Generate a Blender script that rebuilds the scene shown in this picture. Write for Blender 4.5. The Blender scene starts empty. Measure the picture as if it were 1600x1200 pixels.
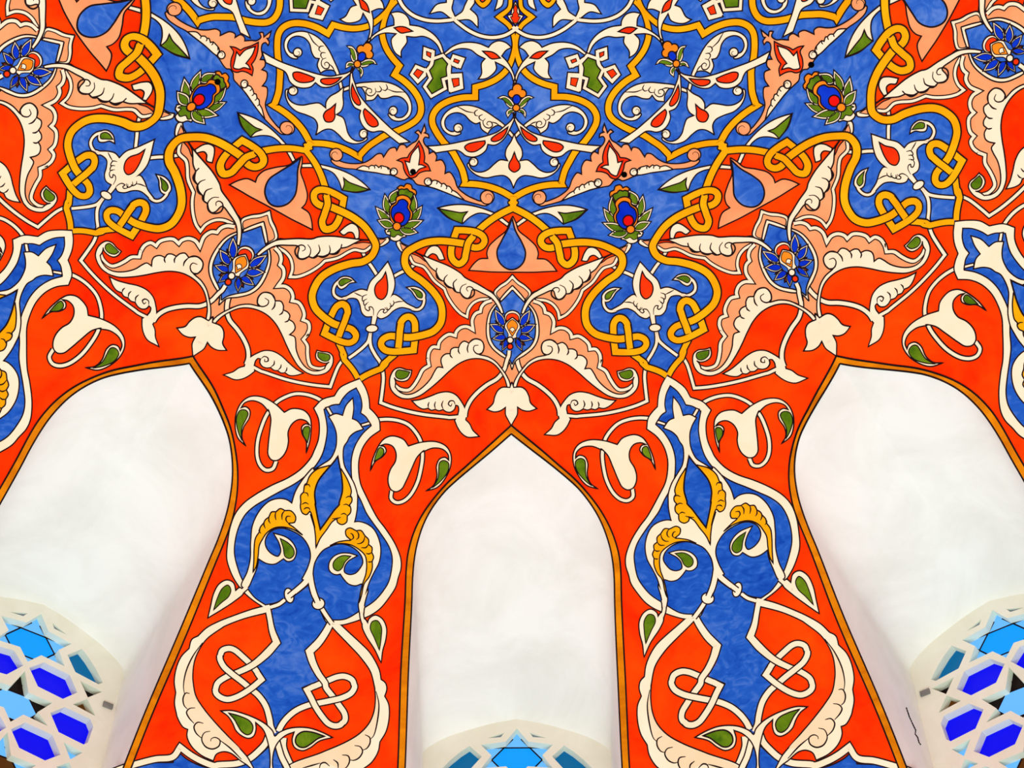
import bpy, math
import numpy as np
from mathutils import Matrix
from mathutils.geometry import delaunay_2d_cdt

# ------------------------------------------------------------------ camera, world, lights, exposure
S = 3.0                      # metres per dome unit (the ring of arch tips has radius 3 m)
CX, CY = 0.012881160417007133, -1.0819662237448906     # where the photographer stands (dome units)
PITCH, ROLL, YAW, FOC = 0.8339323895849275, -0.00145781843503111, 0.008852126560388187, 2465.076393819049
sc = bpy.context.scene
cam_d = bpy.data.cameras.new('camera')
cam_d.sensor_width = 36.0
cam_d.lens = FOC * 36.0 / 1600.0
cam_d.clip_end = 200
cam = bpy.data.objects.new('camera', cam_d)
sc.collection.objects.link(cam)
cam.matrix_world = (Matrix.Translation((CX * S, CY * S, 0)) @ Matrix.Rotation(YAW, 4, 'Z')
                    @ Matrix.Rotation(math.pi / 2 + PITCH, 4, 'X') @ Matrix.Rotation(-ROLL, 4, 'Z'))
sc.camera = cam
sc.view_settings.view_transform = 'Standard'
sc.view_settings.look = 'None'
sc.view_settings.exposure = 0.0
sc.view_settings.gamma = 1.0
w = bpy.data.worlds.new('hall_daylight'); sc.world = w
w.use_nodes = True
w.node_tree.nodes['Background'].inputs[0].default_value = (0.93, 0.97, 1.0, 1)
w.node_tree.nodes['Background'].inputs[1].default_value = 0.45
def lamp(name, loc, size, power, col, rot=(math.pi, 0, 0)):
    d = bpy.data.lights.new(name, 'AREA'); d.shape = 'DISK'; d.size = size
    d.energy = power; d.color = col
    o = bpy.data.objects.new(name, d); sc.collection.objects.link(o)
    o.location = loc; o.rotation_euler = rot
    return o
lamp('hall_fill', (0, -1.2, -1.2), 6.0, 590, (0.905, 1.0, 0.985))  # unseen fill disc, added low in the hall to light the dome evenly

# ------------------------------------------------------------------ dome profile and photo rays
NSEC = 10
SEC = 2 * math.pi / NSEC
PC = [2.164712, -0.796362, -0.379125, 0.042433]
def fz(r):
    x = r - 1.0
    return PC[0] + PC[1] * x + PC[2] * x * x + PC[3] * x ** 3
def fdz(r):
    x = r - 1.0
    return PC[1] + 2 * PC[2] * x + 3 * PC[3] * x * x
def rays(px):
    px = np.atleast_2d(np.asarray(px, float))
    u = px[:, 0] - 800; v = 600 - px[:, 1]
    c, s = math.cos(ROLL), math.sin(ROLL)
    x = (c * u + s * v) / FOC; y = (-s * u + c * v) / FOC
    Y = math.cos(PITCH) - y * math.sin(PITCH); Z = math.sin(PITCH) + y * math.cos(PITCH)
    c, s = math.cos(YAW), math.sin(YAW)
    return np.stack([c * x - s * Y, s * x + c * Y, Z], 1)
def plan(px):
    """photo position on the painted dome -> plan position (x, y) on the dome"""
    d = rays(px)
    lo = np.full(len(d), 0.5); hi = np.full(len(d), 6.0)
    for _ in range(50):
        m = (lo + hi) / 2
        X = CX + d[:, 0] * m; Y = CY + d[:, 1] * m
        g = d[:, 2] * m - fz(np.hypot(X, Y))
        lo = np.where(g < 0, m, lo); hi = np.where(g < 0, hi, m)
    return np.stack([CX + d[:, 0] * lo, CY + d[:, 1] * lo], 1)
def place(P, mode, k):
    """canonical plan position -> its copy: mirrored when mode is -1, turned by k bays"""
    a = k * SEC
    x = P[:, 0] * mode; y = P[:, 1]
    return np.stack([x * math.cos(a) + y * math.sin(a), -x * math.sin(a) + y * math.cos(a)], 1)

# the painters' hand: where single motifs sit a little off the strict repeat
HAND = []
def hand(can, *obs):
    for m, k, x, y in obs: HAND.append((can, m, k, x, y))
def handw(can, *obs):
    for k, x, y in obs: HAND.append((can, 0, k, x, y))
handw((798.8, 665.6), (0, 798.8, 665.6), (-1, 300.8, 557.5), (1, 1307.5, 557))
handw((800.4, 531.3), (0, 800.4, 531.3), (-1, 364.5, 432.5), (1, 1240.8, 423.8), (-2, 21.3, 112.5), (2, 1580.8, 87))
handw((800.6, 428.8), (0, 800.6, 428.8), (-2, 116, 55), (2, 1486, 33))
handw((801, 340.6), (0, 801, 340.6), (-1, 471, 246))
handw((802, 316), (0, 802, 316), (-1, 480.6, 228.8), (1, 1129.5, 228))
handw((804, 168.8), (0, 804, 168.8), (-1, 555.6, 98.8), (1, 1055, 101))
handw((802.5, 268), (0, 802.5, 268), (-1, 509, 188.5), (1, 1101, 189.7))
def handm(can, *obs):
    q = {-.5: (1, 0), .5: (-1, 0), -1.5: (1, -1), 1.5: (-1, 1)}
    hand(can, (1, 0, *can), *[(*q[k], x, y) for k, x, y in obs])
handm((620, 353.5), (.5, 985.6, 358.5), (-1.5, 298.8, 166.3), (1.5, 1315, 167.5))
handm((563, 591), (.5, 1041.3, 586), (-1.5, 113.8, 360), (1.5, 1490.8, 346))
handm((602, 424), (.5, 1004, 423), (-1.5, 226, 232.5), (1.5, 1374, 221))
handm((581, 513), (.5, 1023.3, 512), (-1.5, 166, 305), (1.5, 1435, 289))
handm((662.5, 194.4), (.5, 945, 193), (-1.5, 423, 48))
handm((528, 713), (.5, 1076.5, 712.5))
handm((500.6, 826), (.5, 1103, 823))
handm((429, 1145), (.5, 1178, 1142))
handm((355, 868), (.5, 1248.75, 850))
handm((625.6, 883.75), (.5, 978.75, 880))
handm((326, 963), (.5, 1278.75, 956))
handm((595, 1032), (.5, 1006.75, 1022.5))
handm((293.75, 1138.75), (.5, 1313.75, 1133.75))
handm((603, 1076), (.5, 1000, 1075))
handm((281, 1163), (.5, 1327.5, 1162.5))
hand((726, 285), (1, 0, 726, 285), (-1, 0, 878.5, 286), (-1, -1, 562.5, 243.7), (1, -1, 427.5, 162.5), (1, 1, 1045.6, 243.7), (-1, 1, 1182.5, 162.5))
hand((618.7, 787.5), (1, 0, 618.7, 787.5), (-1, -1, 415, 737), (-1, 0, 981, 784.5), (1, 1, 1187.5, 730), (1, -1, 80, 570), (-1, 1, 1528.7, 557.5))
hand((593.75, 631.9), (1, 0, 593.75, 631.9), (-1, -1, 515.6, 606.9), (-1, 0, 1011.9, 629.4), (1, 1, 1085, 609.4), (1, -1, 123.75, 408.75), (-1, 1, 1478.75, 400))
hand((746, 681), (1, 0, 746, 681), (-1, 0, 853.75, 678), (-1, -1, 352.5, 585.6), (1, -1, 246, 538.75), (1, 1, 1258.75, 591), (-1, 1, 1358.75, 538.75))
hand((683.75, 325), (1, 0, 683.75, 325), (-1, 0, 917.5, 327.5), (-1, -1, 578, 296), (1, -1, 371, 176), (1, 1, 1028.75, 296), (-1, 1, 1238, 177.5))
hand((710.6, 354), (1, 0, 710.6, 354), (-1, 0, 892, 355), (-1, -1, 542, 307), (1, -1, 378, 212.5), (1, 1, 1067, 307.5), (-1, 1, 1230, 215), (-1, -2, 252.5, 83.75), (1, 2, 1362.5, 77.5))
hand((651, 550.6), (1, 0, 651, 550.6), (-1, -1, 500.6, 522.5), (-1, 0, 956.9, 553.75), (1, 1, 1106, 516), (1, -1, 207.5, 373.75), (-1, -2, 91, 268.75), (-1, 1, 1395, 363.75), (1, 2, 1510, 248.75))
#HANDMORE
_src, _dst = [], []
for can, m, k, x, y in HAND:
    c = plan([can])
    if m == 0: c[:, 0] = 0; m = 1
    _src.append(place(c, m, k)[0]); _dst.append(plan([(x, y)])[0])
_src = np.array(_src); _dst = np.array(_dst)
def _tps(d2): return np.where(d2 > 1e-12, 0.5 * d2 * np.log(np.maximum(d2, 1e-12)), 0.0)
_n = len(_src)
_K = _tps(((_src[:, None] - _src[None]) ** 2).sum(-1)) + 2e-4 * np.eye(_n)
_Q = np.hstack([np.ones((_n, 1)), _src])
_A = np.block([[_K, _Q], [_Q.T, np.zeros((3, 3))]])
_W = np.linalg.solve(_A, np.vstack([_dst - _src, np.zeros((3, 2))]))
def by_hand(P):
    D = _tps(((P[:, None] - _src[None]) ** 2).sum(-1)) @ _W[:_n] + np.hstack([np.ones((len(P), 1)), P]) @ _W[_n:]
    lim = np.abs(np.arctan2(P[:, 0], P[:, 1])) / SEC
    fade = np.clip((2.6 - lim) / 0.5, 0, 1)[:, None]
    return P + np.clip(D, -0.03, 0.03) * fade
def on_dome(P, h):
    """plan positions -> 3D, h metres in front of the plaster"""
    r = np.hypot(P[:, 0], P[:, 1]); dz = fdz(r)
    nr = -dz; ln = np.sqrt(nr * nr + 1)
    ur = P / np.maximum(r, 1e-9)[:, None]
    q = np.stack([P[:, 0], P[:, 1], fz(r)], 1) * S
    n = np.stack([ur[:, 0] * nr / ln, ur[:, 1] * nr / ln, 1 / ln], 1)
    return q - n * h

# ------------------------------------------------------------------ materials
MATS = {}
def paint(name, c1, c2, scale=3.0, stretch=(1, 1, 1), rough=0.75, lo=0.35, hi=0.68, fine=0.0, bump=0.0):
    m = bpy.data.materials.new(name); m.use_nodes = True
    nt = m.node_tree; b = nt.nodes['Principled BSDF']
    b.inputs['Roughness'].default_value = rough
    b.inputs['Specular IOR Level'].default_value = 0.02
    tc = nt.nodes.new('ShaderNodeTexCoord'); mp = nt.nodes.new('ShaderNodeMapping')
    mp.inputs['Scale'].default_value = stretch
    nt.links.new(tc.outputs['Object'], mp.inputs[0])
    nz = nt.nodes.new('ShaderNodeTexNoise'); nz.inputs['Scale'].default_value = scale
    nz.inputs['Detail'].default_value = 6; nz.inputs['Roughness'].default_value = 0.62
    nz.inputs['Distortion'].default_value = 0.6
    nt.links.new(mp.outputs[0], nz.inputs['Vector'])
    cr = nt.nodes.new('ShaderNodeValToRGB')
    cr.color_ramp.elements[0].position = lo; cr.color_ramp.elements[0].color = (*c1, 1)
    cr.color_ramp.elements[1].position = hi; cr.color_ramp.elements[1].color = (*c2, 1)
    nt.links.new(nz.outputs[0], cr.inputs[0])
    nt.links.new(cr.outputs[0], b.inputs['Base Color'])
    if bump:
        bp = nt.nodes.new('ShaderNodeBump'); bp.inputs['Strength'].default_value = bump; bp.inputs['Distance'].default_value = 0.01
        nt.links.new(nz.outputs[0], bp.inputs['Height']); nt.links.new(bp.outputs[0], b.inputs['Normal'])
    MATS[name] = m
    return m
def lin(r, g, b): return tuple((v / 255 / 12.92 if v <= 10 else ((v / 255 + .055) / 1.055) ** 2.4) for v in (r, g, b))
paint('red', lin(238, 36, 0), lin(255, 80, 4), 2.2, lo=0.3, hi=0.7)
def brushed(name, c1, c2, c3):
    m = paint(name, c1, c3, 2.6)
    nt = m.node_tree; b = nt.nodes['Principled BSDF']; cr = nt.nodes['Color Ramp']
    e = cr.color_ramp.elements; e[0].position = .30; e[1].position = .74
    q = cr.color_ramp.elements.new(.52); q.color = (*c2, 1)
    tc = nt.nodes['Texture Coordinate']; mp = nt.nodes.new('ShaderNodeMapping'); mp.inputs['Scale'].default_value = (1, 1, 2.2); mp.inputs['Rotation'].default_value = (.4, .7, .2)
    n2 = nt.nodes.new('ShaderNodeTexNoise'); n2.inputs['Scale'].default_value = 9; n2.inputs['Detail'].default_value = 5; n2.inputs['Distortion'].default_value = 1.8
    nt.links.new(tc.outputs['Object'], mp.inputs[0]); nt.links.new(mp.outputs[0], n2.inputs['Vector'])
    mx = nt.nodes.new('ShaderNodeMix'); mx.data_type = 'FLOAT'; mx.inputs[0].default_value = 0.55
    n1 = nt.nodes['Noise Texture']
    nt.links.new(n1.outputs[0], mx.inputs[2]); nt.links.new(n2.outputs[0], mx.inputs[3]); nt.links.new(mx.outputs[0], cr.inputs[0])
    return m
brushed('blue', lin(14, 70, 182), lin(50, 108, 208), lin(108, 154, 228))
brushed('deep_blue', lin(8, 60, 172), lin(34, 96, 200), lin(92, 138, 218))
paint('cream', lin(247, 236, 198), lin(253, 246, 216), 3)
paint('beige', lin(240, 220, 176), lin(246, 230, 192), 3)
paint('pink', lin(238, 156, 102), lin(247, 176, 120), 4)
paint('gold', lin(238, 166, 8), lin(250, 188, 16), 4)
paint('ochre', lin(186, 100, 4), lin(238, 150, 14), 3.0, (1, 1, 3), lo=0.3, hi=0.7)
paint('orange', lin(240, 132, 20), lin(248, 150, 36), 5)
paint('green', lin(66, 108, 14), lin(112, 148, 26), 9)
paint('royal', lin(4, 40, 196), lin(16, 62, 214), 5)
paint('scarlet', lin(228, 46, 10), lin(246, 66, 12), 5)
paint('crimson', lin(214, 14, 14), lin(232, 22, 18), 5)
paint('line', lin(22, 14, 18), lin(40, 24, 24), 6)
paint('hole', lin(3, 3, 3), lin(6, 6, 6), 6)
paint('white_plaster', lin(230, 232, 224), lin(244, 247, 241), 1.8, lo=0.28, hi=0.6, bump=0.25)
paint('grille_plaster', lin(226, 232, 212), lin(234, 240, 224), 4, bump=0.15)
paint('clip_metal', lin(120, 122, 118), lin(150, 152, 146), 8)
def glass(name, col, e):
    m = bpy.data.materials.new(name); m.use_nodes = True
    b = m.node_tree.nodes['Principled BSDF']
    b.inputs['Base Color'].default_value = (*[c * 0.08 for c in col], 1)
    b.inputs['Roughness'].default_value = 0.3
    b.inputs['Specular IOR Level'].default_value = 0.15
    b.inputs['Emission Color'].default_value = (*col, 1)
    b.inputs['Emission Strength'].default_value = e      # daylight coming through the coloured glass
    MATS[name] = m
glass('sky_glass', lin(0, 155, 255), 1.0)
glass('pale_glass', lin(104, 186, 255), 1.0)
glass('cobalt_glass', lin(2, 2, 245), 0.9)
glass('teal_glass', lin(0, 100, 152), 0.95)
glass('brown_glass', lin(96, 52, 6), 0.7)
glass('dark_glass', lin(26, 8, 4), 0.4)
glass('grey_glass', lin(150, 165, 170), 0.5)  # blind recess in the plaster, no glass; its grey is given a glow

# ------------------------------------------------------------------ outlines read from the photograph
CROPS = dict(c1=(460, 0, 8), c2=(640, 0, 8), c3=(460, 140, 8), c4=(640, 140, 8), c5=(460, 280, 8), c6=(640, 280, 8),
             d1=(460, 420, 8), d2=(640, 420, 8), d3=(500, 540, 8), d4=(640, 540, 8), d5=(480, 660, 8), d6=(340, 700, 8),
             d7=(460, 780, 8), d8=(340, 560, 8), e1=(260, 820, 20 / 3), e2=(400, 900, 20 / 3), e3=(260, 980, 8),
             e4=(440, 1050, 8), e5=(180, 1050, 8), e6=(340, 1050, 8), h=(600, 640, 4), L=(0, 900, 20 / 3), M=(0, 1020, 20 / 3), p=(0, 0, 1), g=(640, 1020, 20 / 3))
def read(s):
    pts, cor = [], []
    o = (0, 0, 1)
    for t in s.split():
        if t in CROPS: o = CROPS[t]; continue
        c = t.endswith('*'); x, y = t.rstrip('*').split(',')
        pts.append((o[0] + float(x) / o[2], o[1] + float(y) / o[2])); cor.append(c)
    return np.array(pts), cor
def cat(p0, p1, p2, p3, n):
    def tt(a, b): return max(np.hypot(*(b - a)), 1e-6) ** 0.5
    t0 = 0; t1 = t0 + tt(p0, p1); t2 = t1 + tt(p1, p2); t3 = t2 + tt(p2, p3)
    t = np.linspace(t1, t2, n, endpoint=False)[:, None]
    A1 = (t1 - t) / (t1 - t0) * p0 + (t - t0) / (t1 - t0) * p1
    A2 = (t2 - t) / (t2 - t1) * p1 + (t - t1) / (t2 - t1) * p2
    A3 = (t3 - t) / (t3 - t2) * p2 + (t - t2) / (t3 - t2) * p3
    B1 = (t2 - t) / (t2 - t0) * A1 + (t - t0) / (t2 - t0) * A2
    B2 = (t3 - t) / (t3 - t1) * A2 + (t - t1) / (t3 - t1) * A3
    return (t2 - t) / (t2 - t1) * B1 + (t - t1) / (t2 - t1) * B2
def smooth(pts, cor, closed, step=3.0):
    n = len(pts); out = []; flags = []
    for i in range(n if closed else n - 1):
        j = (i + 1) % n
        p1, p2 = pts[i], pts[j]
        if cor[i] or (not closed and i == 0): p0 = p1 - (p2 - p1)
        else: p0 = pts[i - 1]
        if cor[j] or (not closed and j == n - 1): p3 = p2 + (p2 - p1)
        else: p3 = pts[(j + 1) % n]
        k = max(1, int(math.ceil(np.hypot(*(p2 - p1)) / step)))
        seg = cat(p0, p1, p2, p3, k)
        out.append(seg); flags += [bool(cor[i])] + [False] * (k - 1)
    if not closed: out.append(pts[-1:]); flags.append(True)
    return np.vstack(out), flags
def ribbon(path, width, closed):
    """two offset rows along a path, mitred at its corners"""
    n = len(path)
    wd = np.full(n, width) if np.isscalar(width) else np.asarray(width)
    d = np.roll(path, -1, 0) - path
    if not closed: d[-1] = d[-2]
    d /= np.maximum(np.hypot(d[:, 0], d[:, 1]), 1e-9)[:, None]
    dp = np.roll(d, 1, 0)
    if not closed: dp[0] = d[0]
    nn = np.stack([-d[:, 1], d[:, 0]], 1); npv = np.stack([-dp[:, 1], dp[:, 0]], 1)
    m = nn + npv
    l = np.hypot(m[:, 0], m[:, 1])
    m = np.where(l[:, None] < 0.2, nn, m / np.maximum(l, 1e-9)[:, None])
    sc_ = 1.0 / np.clip((m * nn).sum(1), 0.45, 1)
    off = m * (wd / 2 * sc_)[:, None]
    V = np.vstack([path + off, path - off])
    F = []
    for i in range(n if closed else n - 1):
        j = (i + 1) % n
        F.append((i, j, n + j, n + i))
    return V, F
def inside(poly, P):
    x, y = P[:, 0], P[:, 1]; c = np.zeros(len(P), bool)
    a = poly; b = np.roll(poly, -1, 0)
    for (x1, y1), (x2, y2) in zip(a, b):
        if y1 == y2: continue
        t = ((y1 > y) != (y2 > y)) & (x < (x2 - x1) * (y - y1) / (y2 - y1) + x1)
        c ^= t
    return c
def fill(poly, grid=16.0):
    lo = poly.min(0); hi = poly.max(0)
    gx = np.arange(lo[0] + grid / 2, hi[0], grid); gy = np.arange(lo[1] + grid / 2, hi[1], grid)
    G = np.array([(x, y) for x in gx for y in gy]) if len(gx) and len(gy) else np.zeros((0, 2))
    if len(G):
        G = G[inside(poly, G)]
        if len(G):
            dmin = np.min(np.hypot(G[:, None, 0] - poly[None, :, 0], G[:, None, 1] - poly[None, :, 1]), 1)
            G = G[dmin > grid * 0.3]
    V = np.vstack([poly, G]); n = len(poly)
    r = delaunay_2d_cdt([tuple(v) for v in V], [(i, (i + 1) % n) for i in range(n)], [], 0, 1e-5)
    W = np.array([(v[0], v[1]) for v in r[0]])
    T = np.array([f for f in r[2]])
    if not len(T): return V, []
    c = W[T].mean(1)
    T = T[inside(poly, c)]
    return W, [tuple(t) for t in T]

# a motif is a list of shapes; each shape: part name, layer, [(verts in photo px, faces, material, layer)]
INK = 2.1
class Motif:
    def __init__(self, name, kind, label=None):
        self.name, self.kind, self.label, self.shapes = name, kind, label, []
    def add(self, part, pieces, half=None): self.shapes.append([part, pieces, half])
    def poly(self, part, col, s, L, ink=INK, half=False, under=False):
        """filled outline with an inked edge; half: only the left half is written, axis to axis"""
        p, c = read(s) if isinstance(s, str) else s
        path, _ = smooth(p, c, not half)
        full = path
        if half:                                    # close it along the axis with a finely divided edge
            n_ = max(2, int(np.hypot(*(path[0] - path[-1])) / 4))
            full = np.vstack([path, path[-1] + (path[0] - path[-1]) * np.linspace(0, 1, n_ + 1)[1:-1, None]])
        V, F = fill(full)
        pcs = [(V, F, col, L)]
        if under:                                   # outline below the fill, so touching pieces of one colour flow together
            R, Q = ribbon(path, 2 * ink, not half); pcs = [(R, Q, 'line', L), (V, F, col, L + 0.5)]
        elif ink:
            R, Q = ribbon(path, ink, not half); pcs.append((R, Q, 'line', L + 0.5))
        self.add(part, pcs, (path[0], path[-1]) if half else None)
        return self
    def stroke(self, part, col, s, L, w, ink=INK, half=False):
        p, c = read(s)
        path, _ = smooth(p, c, False)
        if not np.isscalar(w):
            t = np.concatenate([[0], np.cumsum(np.hypot(*np.diff(path, axis=0).T))]); w = np.interp(t / t[-1], np.linspace(0, 1, len(w)), w)
        R, Q = ribbon(path, np.asarray(w) + 2 * ink if not np.isscalar(w) else w + 2 * ink, False)
        R2, Q2 = ribbon(path, w, False)
        self.add(part, [(R, Q, 'line', L), (R2, Q2, col, L + 0.5)])
        return self
    def ring(self, part, col, s, L, w, ink=INK):
        p, c = read(s); path, _ = smooth(p, c, True)
        R, Q = ribbon(path, w + 2 * ink, True); R2, Q2 = ribbon(path, w, True)
        self.add(part, [(R, Q, 'line', L), (R2, Q2, col, L + 0.5)])
        return self
    def lines(self, s, L, w=1.6, col='line', taper=True):
        """inked brush lines that belong to the shape before them"""
        for q in s.split('/'):
            p, c = read(q); path, _ = smooth(p, c, False)
            ww = w
            if taper and len(path) > 3: ww = w * (0.45 + 0.75 * np.sin(np.linspace(0.15, math.pi - 0.15, len(path))))
            R, Q = ribbon(path, ww, False)
            self.shapes[-1][1].append((R, Q, col, L))
        return self
    def disc(self, part, col, crop, cx, cy, rx, L, ry=None, rot=0, ink=INK, under=False):
        o = CROPS[crop]; ry = ry or rx
        n = 26; t = np.linspace(0, 2 * math.pi, n, endpoint=False)
        x = rx * np.cos(t); y = ry * np.sin(t); c, s = math.cos(rot), math.sin(rot)
        P = np.stack([o[0] + (cx + c * x - s * y) / o[2], o[1] + (cy + s * x + c * y) / o[2]], 1)
        return self.poly(part, col, (P, [False] * n), L, ink, under=under)
    def curl(self, crop, cx, cy, r, L, ang, turn=1, col='cream', part='curl'):
        """a round curled tip with its spiral line"""
        self.disc(part, col, crop, cx, cy, r, L)
        o = CROPS[crop]; t = np.linspace(0, 1, 16)
        a = ang + turn * t * 4.4; rr = r * (1 - 0.85 * t)
        P = np.stack([o[0] + (cx + rr * np.cos(a)) / o[2], o[1] + (cy + rr * np.sin(a)) / o[2]], 1)
        R, Q = ribbon(P, 1.5 * (1 - 0.6 * t), False)
        self.shapes[-1][1].append((R, Q, 'line', L + 0.9))
        return self
    def leaf(self, crop, tip, base, w, L, c1='cream', c2='green', bend=0.0, part='petal', inner=0.62):
        o = CROPS[crop]
        T = np.array([o[0] + tip[0] / o[2], o[1] + tip[1] / o[2]]); B = np.array([o[0] + base[0] / o[2], o[1] + base[1] / o[2]])
        d = B - T; l = np.hypot(*d); d /= l; n = np.array([-d[1], d[0]]); w = w / o[2]
        def shape(f, s0, s1):
            ts = np.array([0, .18, .4, .65, .88, 1.0]); ws = np.array([0, .2, .42, .5, .34, 0.12]) * w * f
            mid = lambda t: T + d * l * (s0 + (s1 - s0) * t) + n * bend * w * math.sin(math.pi * t)
            Lp = [mid(t) + n * q for t, q in zip(ts, ws)]; Rp = [mid(t) - n * q for t, q in zip(ts, ws)]
            return np.array([Lp[0]] + Lp[1:] + Rp[:0:-1]), [True] + [False] * 10
        self.poly(part, c1, shape(1.0, 0, 1), L, 1.7)
        p, c = shape(inner, 0.17, 0.93); path, _ = smooth(p, c, True); V, F = fill(path)
        R, Q = ribbon(path, 1.1, True)
        self.shapes[-1][1] += [(V, F, c2, L + 0.8), (R, Q, 'line', L + 1.1)]
        return self
MOTIFS = []
def motif(name, kind, label=None):
    m = Motif(name, kind, label); MOTIFS.append(m); return m
# ------- blue ground, gold bands and knots
m = motif('blue_field', 'S')     # polygon closed along the two axes in BUILD
BLUE_EDGE = 'c6 1300,355 1130,440 1000,525 880,620 700,615 590,635* 545,770 480,775 350,770 200,790 60,850 c5 1400,920 1378,1010 1390,1080 d2 10,50 140,140 300,290 390,430 412,550 390,680 300,780 180,825 100,843 d1 1510,865 1490,1015* 1340,1030 1270,1050 1200,1115 1110,1200 d3 765,285* 640,335 560,375 505,412'

m = motif('gold_band', 'S')
for s in ('c6 1300,355 1130,440 1000,525 880,625 790,715',
          'c6 708,925 690,1010 620,1060 540,1000 520,900 545,770 590,635* 720,640 850,665 930,720 945,780 900,840 830,855 755,836'):
    m.stroke('band', 'gold', s, 14 + len(m.shapes) * .8, 9.6)
m.stroke('band', 'gold', 'd1 1270,1000 1270,1050 1200,1115 1110,1195 d3 830,215 765,285* 640,335 560,375 500,414', 14, 8.2)
m.stroke('band', 'gold', 'd1 1503,930 1505,880 1510,780 1500,660 1450,605 1390,610 1335,670 1318,770', 14.8, 9.6)
m.stroke('band', 'gold', 'd1 1270,845 1180,845 1100,890 1085,950 1130,1010 1220,1033 1340,1030 1490,1015* 1503,900', 15.6, 9.6)
m.stroke('band', 'gold', 'c6 722,815 690,805 600,790 480,775 350,770 200,790 60,850 c5 1400,920 1378,1010 1390,1080 1450,1170 d2 140,140 300,290 390,430 412,550 390,680 300,780 180,825 100,843 0,858 d1 1320,852 1250,846', 16.4, 10.2)
m.stroke('knot', 'gold', 'c6 805,712 760,760 735,800 718,880 706,940', 17.2, 9.6)
m.stroke('knot', 'gold', 'd1 1333,690 1318,790 1313,870 1300,988', 17.2, 9.6)

m = motif('gold_knob', 'W')
m.stroke('', 'gold', 'c6 1300,215 1300,300 1300,365', 19.4, 9.5, ink=0.1)
m.disc('', 'gold', 'c6', 1298, 290, 66, 18.8, 38)

m = motif('cusped_frame', 'S')
m.stroke('', 'gold', 'c2 1222,-160 1224,-60 1222,20 1208,122 1085,232* 1216,345 1258,450 1278,560 1270,660 1238,780 1180,890 1070,990 940,1055 808,1095* c4 808,98* 650,105 480,150 350,230 287,330 285,420 330,520 420,650 530,770 600,890 660,1010 695,1170 c6 692,55* 850,65 1000,95 1150,150 1300,235', 3, [5, 5, 5.5, 7, 6.2, 5.6, 5.6, 7, 8.2, 8.4, 8.4, 8.6, 8.8, 9, 9, 9, 9, 9, 9, 9, 9, 9, 9, 9, 9, 9, 9, 9])

# ------- top of the field
m = motif('flame_bud', 'W')
m.poly('', 'royal', 'c2 1322,-120 1250,-60 1240,40 1222,130 1120,218* 1260,335 1300,440 1322,520', 2, half=True, ink=1)
m.poly('petal', 'cream', 'c2 1324,28 1280,140 1272,200* 1222,212* 1260,270 1292,310 1324,325', 5, half=True)
m.poly('flame', 'scarlet', 'c2 1324,70 1300,125 1306,165 1285,200 1290,225* 1265,228 1285,270 1300,300 1324,307', 6.2, half=True, ink=1.4)

m = motif('vine_branch', 'S')
m.stroke('', 'cream', 'c2 1316,352 1250,405 1150,460 1000,485 850,460 720,400 620,330 550,270 490,150 480,50 480,-60', 4.8, 4.6)
m.poly('leaf', 'cream', 'c2 450,-40* 452,62* 330,90 255,187* 380,165 500,245* 535,210* 505,130 520,50 532,-40*', 4.8, under=True)

m = motif('gold_lobe', 'S')
m.poly('', 'gold', 'c2 740,-60 775,5 820,80 890,125 960,80 1005,0 1030,-60', 3)
m.poly('heart', 'scarlet', 'c2 800,-60 835,-5 880,50 940,-5 970,-60', 4.6)
m = motif('pointed_leaf', 'S')
m.poly('', 'cream', 'c2 1060,-60* 1062,30 1030,155* 1120,95 1138,0 1120,-60*', 3)

m = motif('tulip', 'S')
m.poly('', 'cream', 'c2 320,742 410,690 520,600 630,555 740,545 850,560 962,606* 1000,560 1080,525 1170,545 1242,605* 1175,642 1125,710* 1200,790 1270,920 1312,1062* 1280,1040 1240,930 1170,850 1048,785* 1062,870 1000,950 930,990 843,996* 882,930 880,800 922,745* 830,700 750,640 650,622 550,640 430,710', 5)
m.poly('eye', 'scarlet', 'c2 890,652* 1000,660 1060,690 1107,736* 1000,745 950,705', 6.4)

m = motif('green_cross', 'M')
GC = 'c2 305,770* 400,736* 466,812* 450,860 457,960* 383,985* 412,1100* 275,1176* 213,1090* 285,990* 243,892* 292,830'
m.ring('', 'cream', GC, 5, 10.4)
SQ = (('170,606* 306,652* 300,762* 230,778* 160,748*', '205,660* 262,680* 255,735* 207,706*'),
      ('530,694* 676,740* 626,866* 520,832* 500,772*', '550,748* 612,770* 595,806* 538,782*'),
      ('70,824* 195,872* 200,960* 97,1054* -2,945*', '90,875* 168,910* 105,992* 43,935*'),
      ('505,934* 642,926* 662,1112* 503,1162*', '518,993* 606,985* 612,1072* 545,1097*'))
m.stroke('', 'cream', 'c2 262,640 282,740 262,830 225,880', 5, 5)
m.stroke('', 'cream', 'c2 425,735 500,790 600,845', 5, 5)
m.stroke('', 'cream', 'c2 180,880 240,920 275,975', 5, 5)
m.stroke('', 'cream', 'c2 490,830 485,920 495,1040 505,1150', 5, 5)
for q, r in SQ: m.poly('', 'cream', 'c2 ' + q, 5, under=True)
for q, r in SQ: m.poly('red_square', 'scarlet', 'c2 ' + r, 6.2, ink=1.5)
m.poly('cross', 'green', GC, 6.4)

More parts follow.
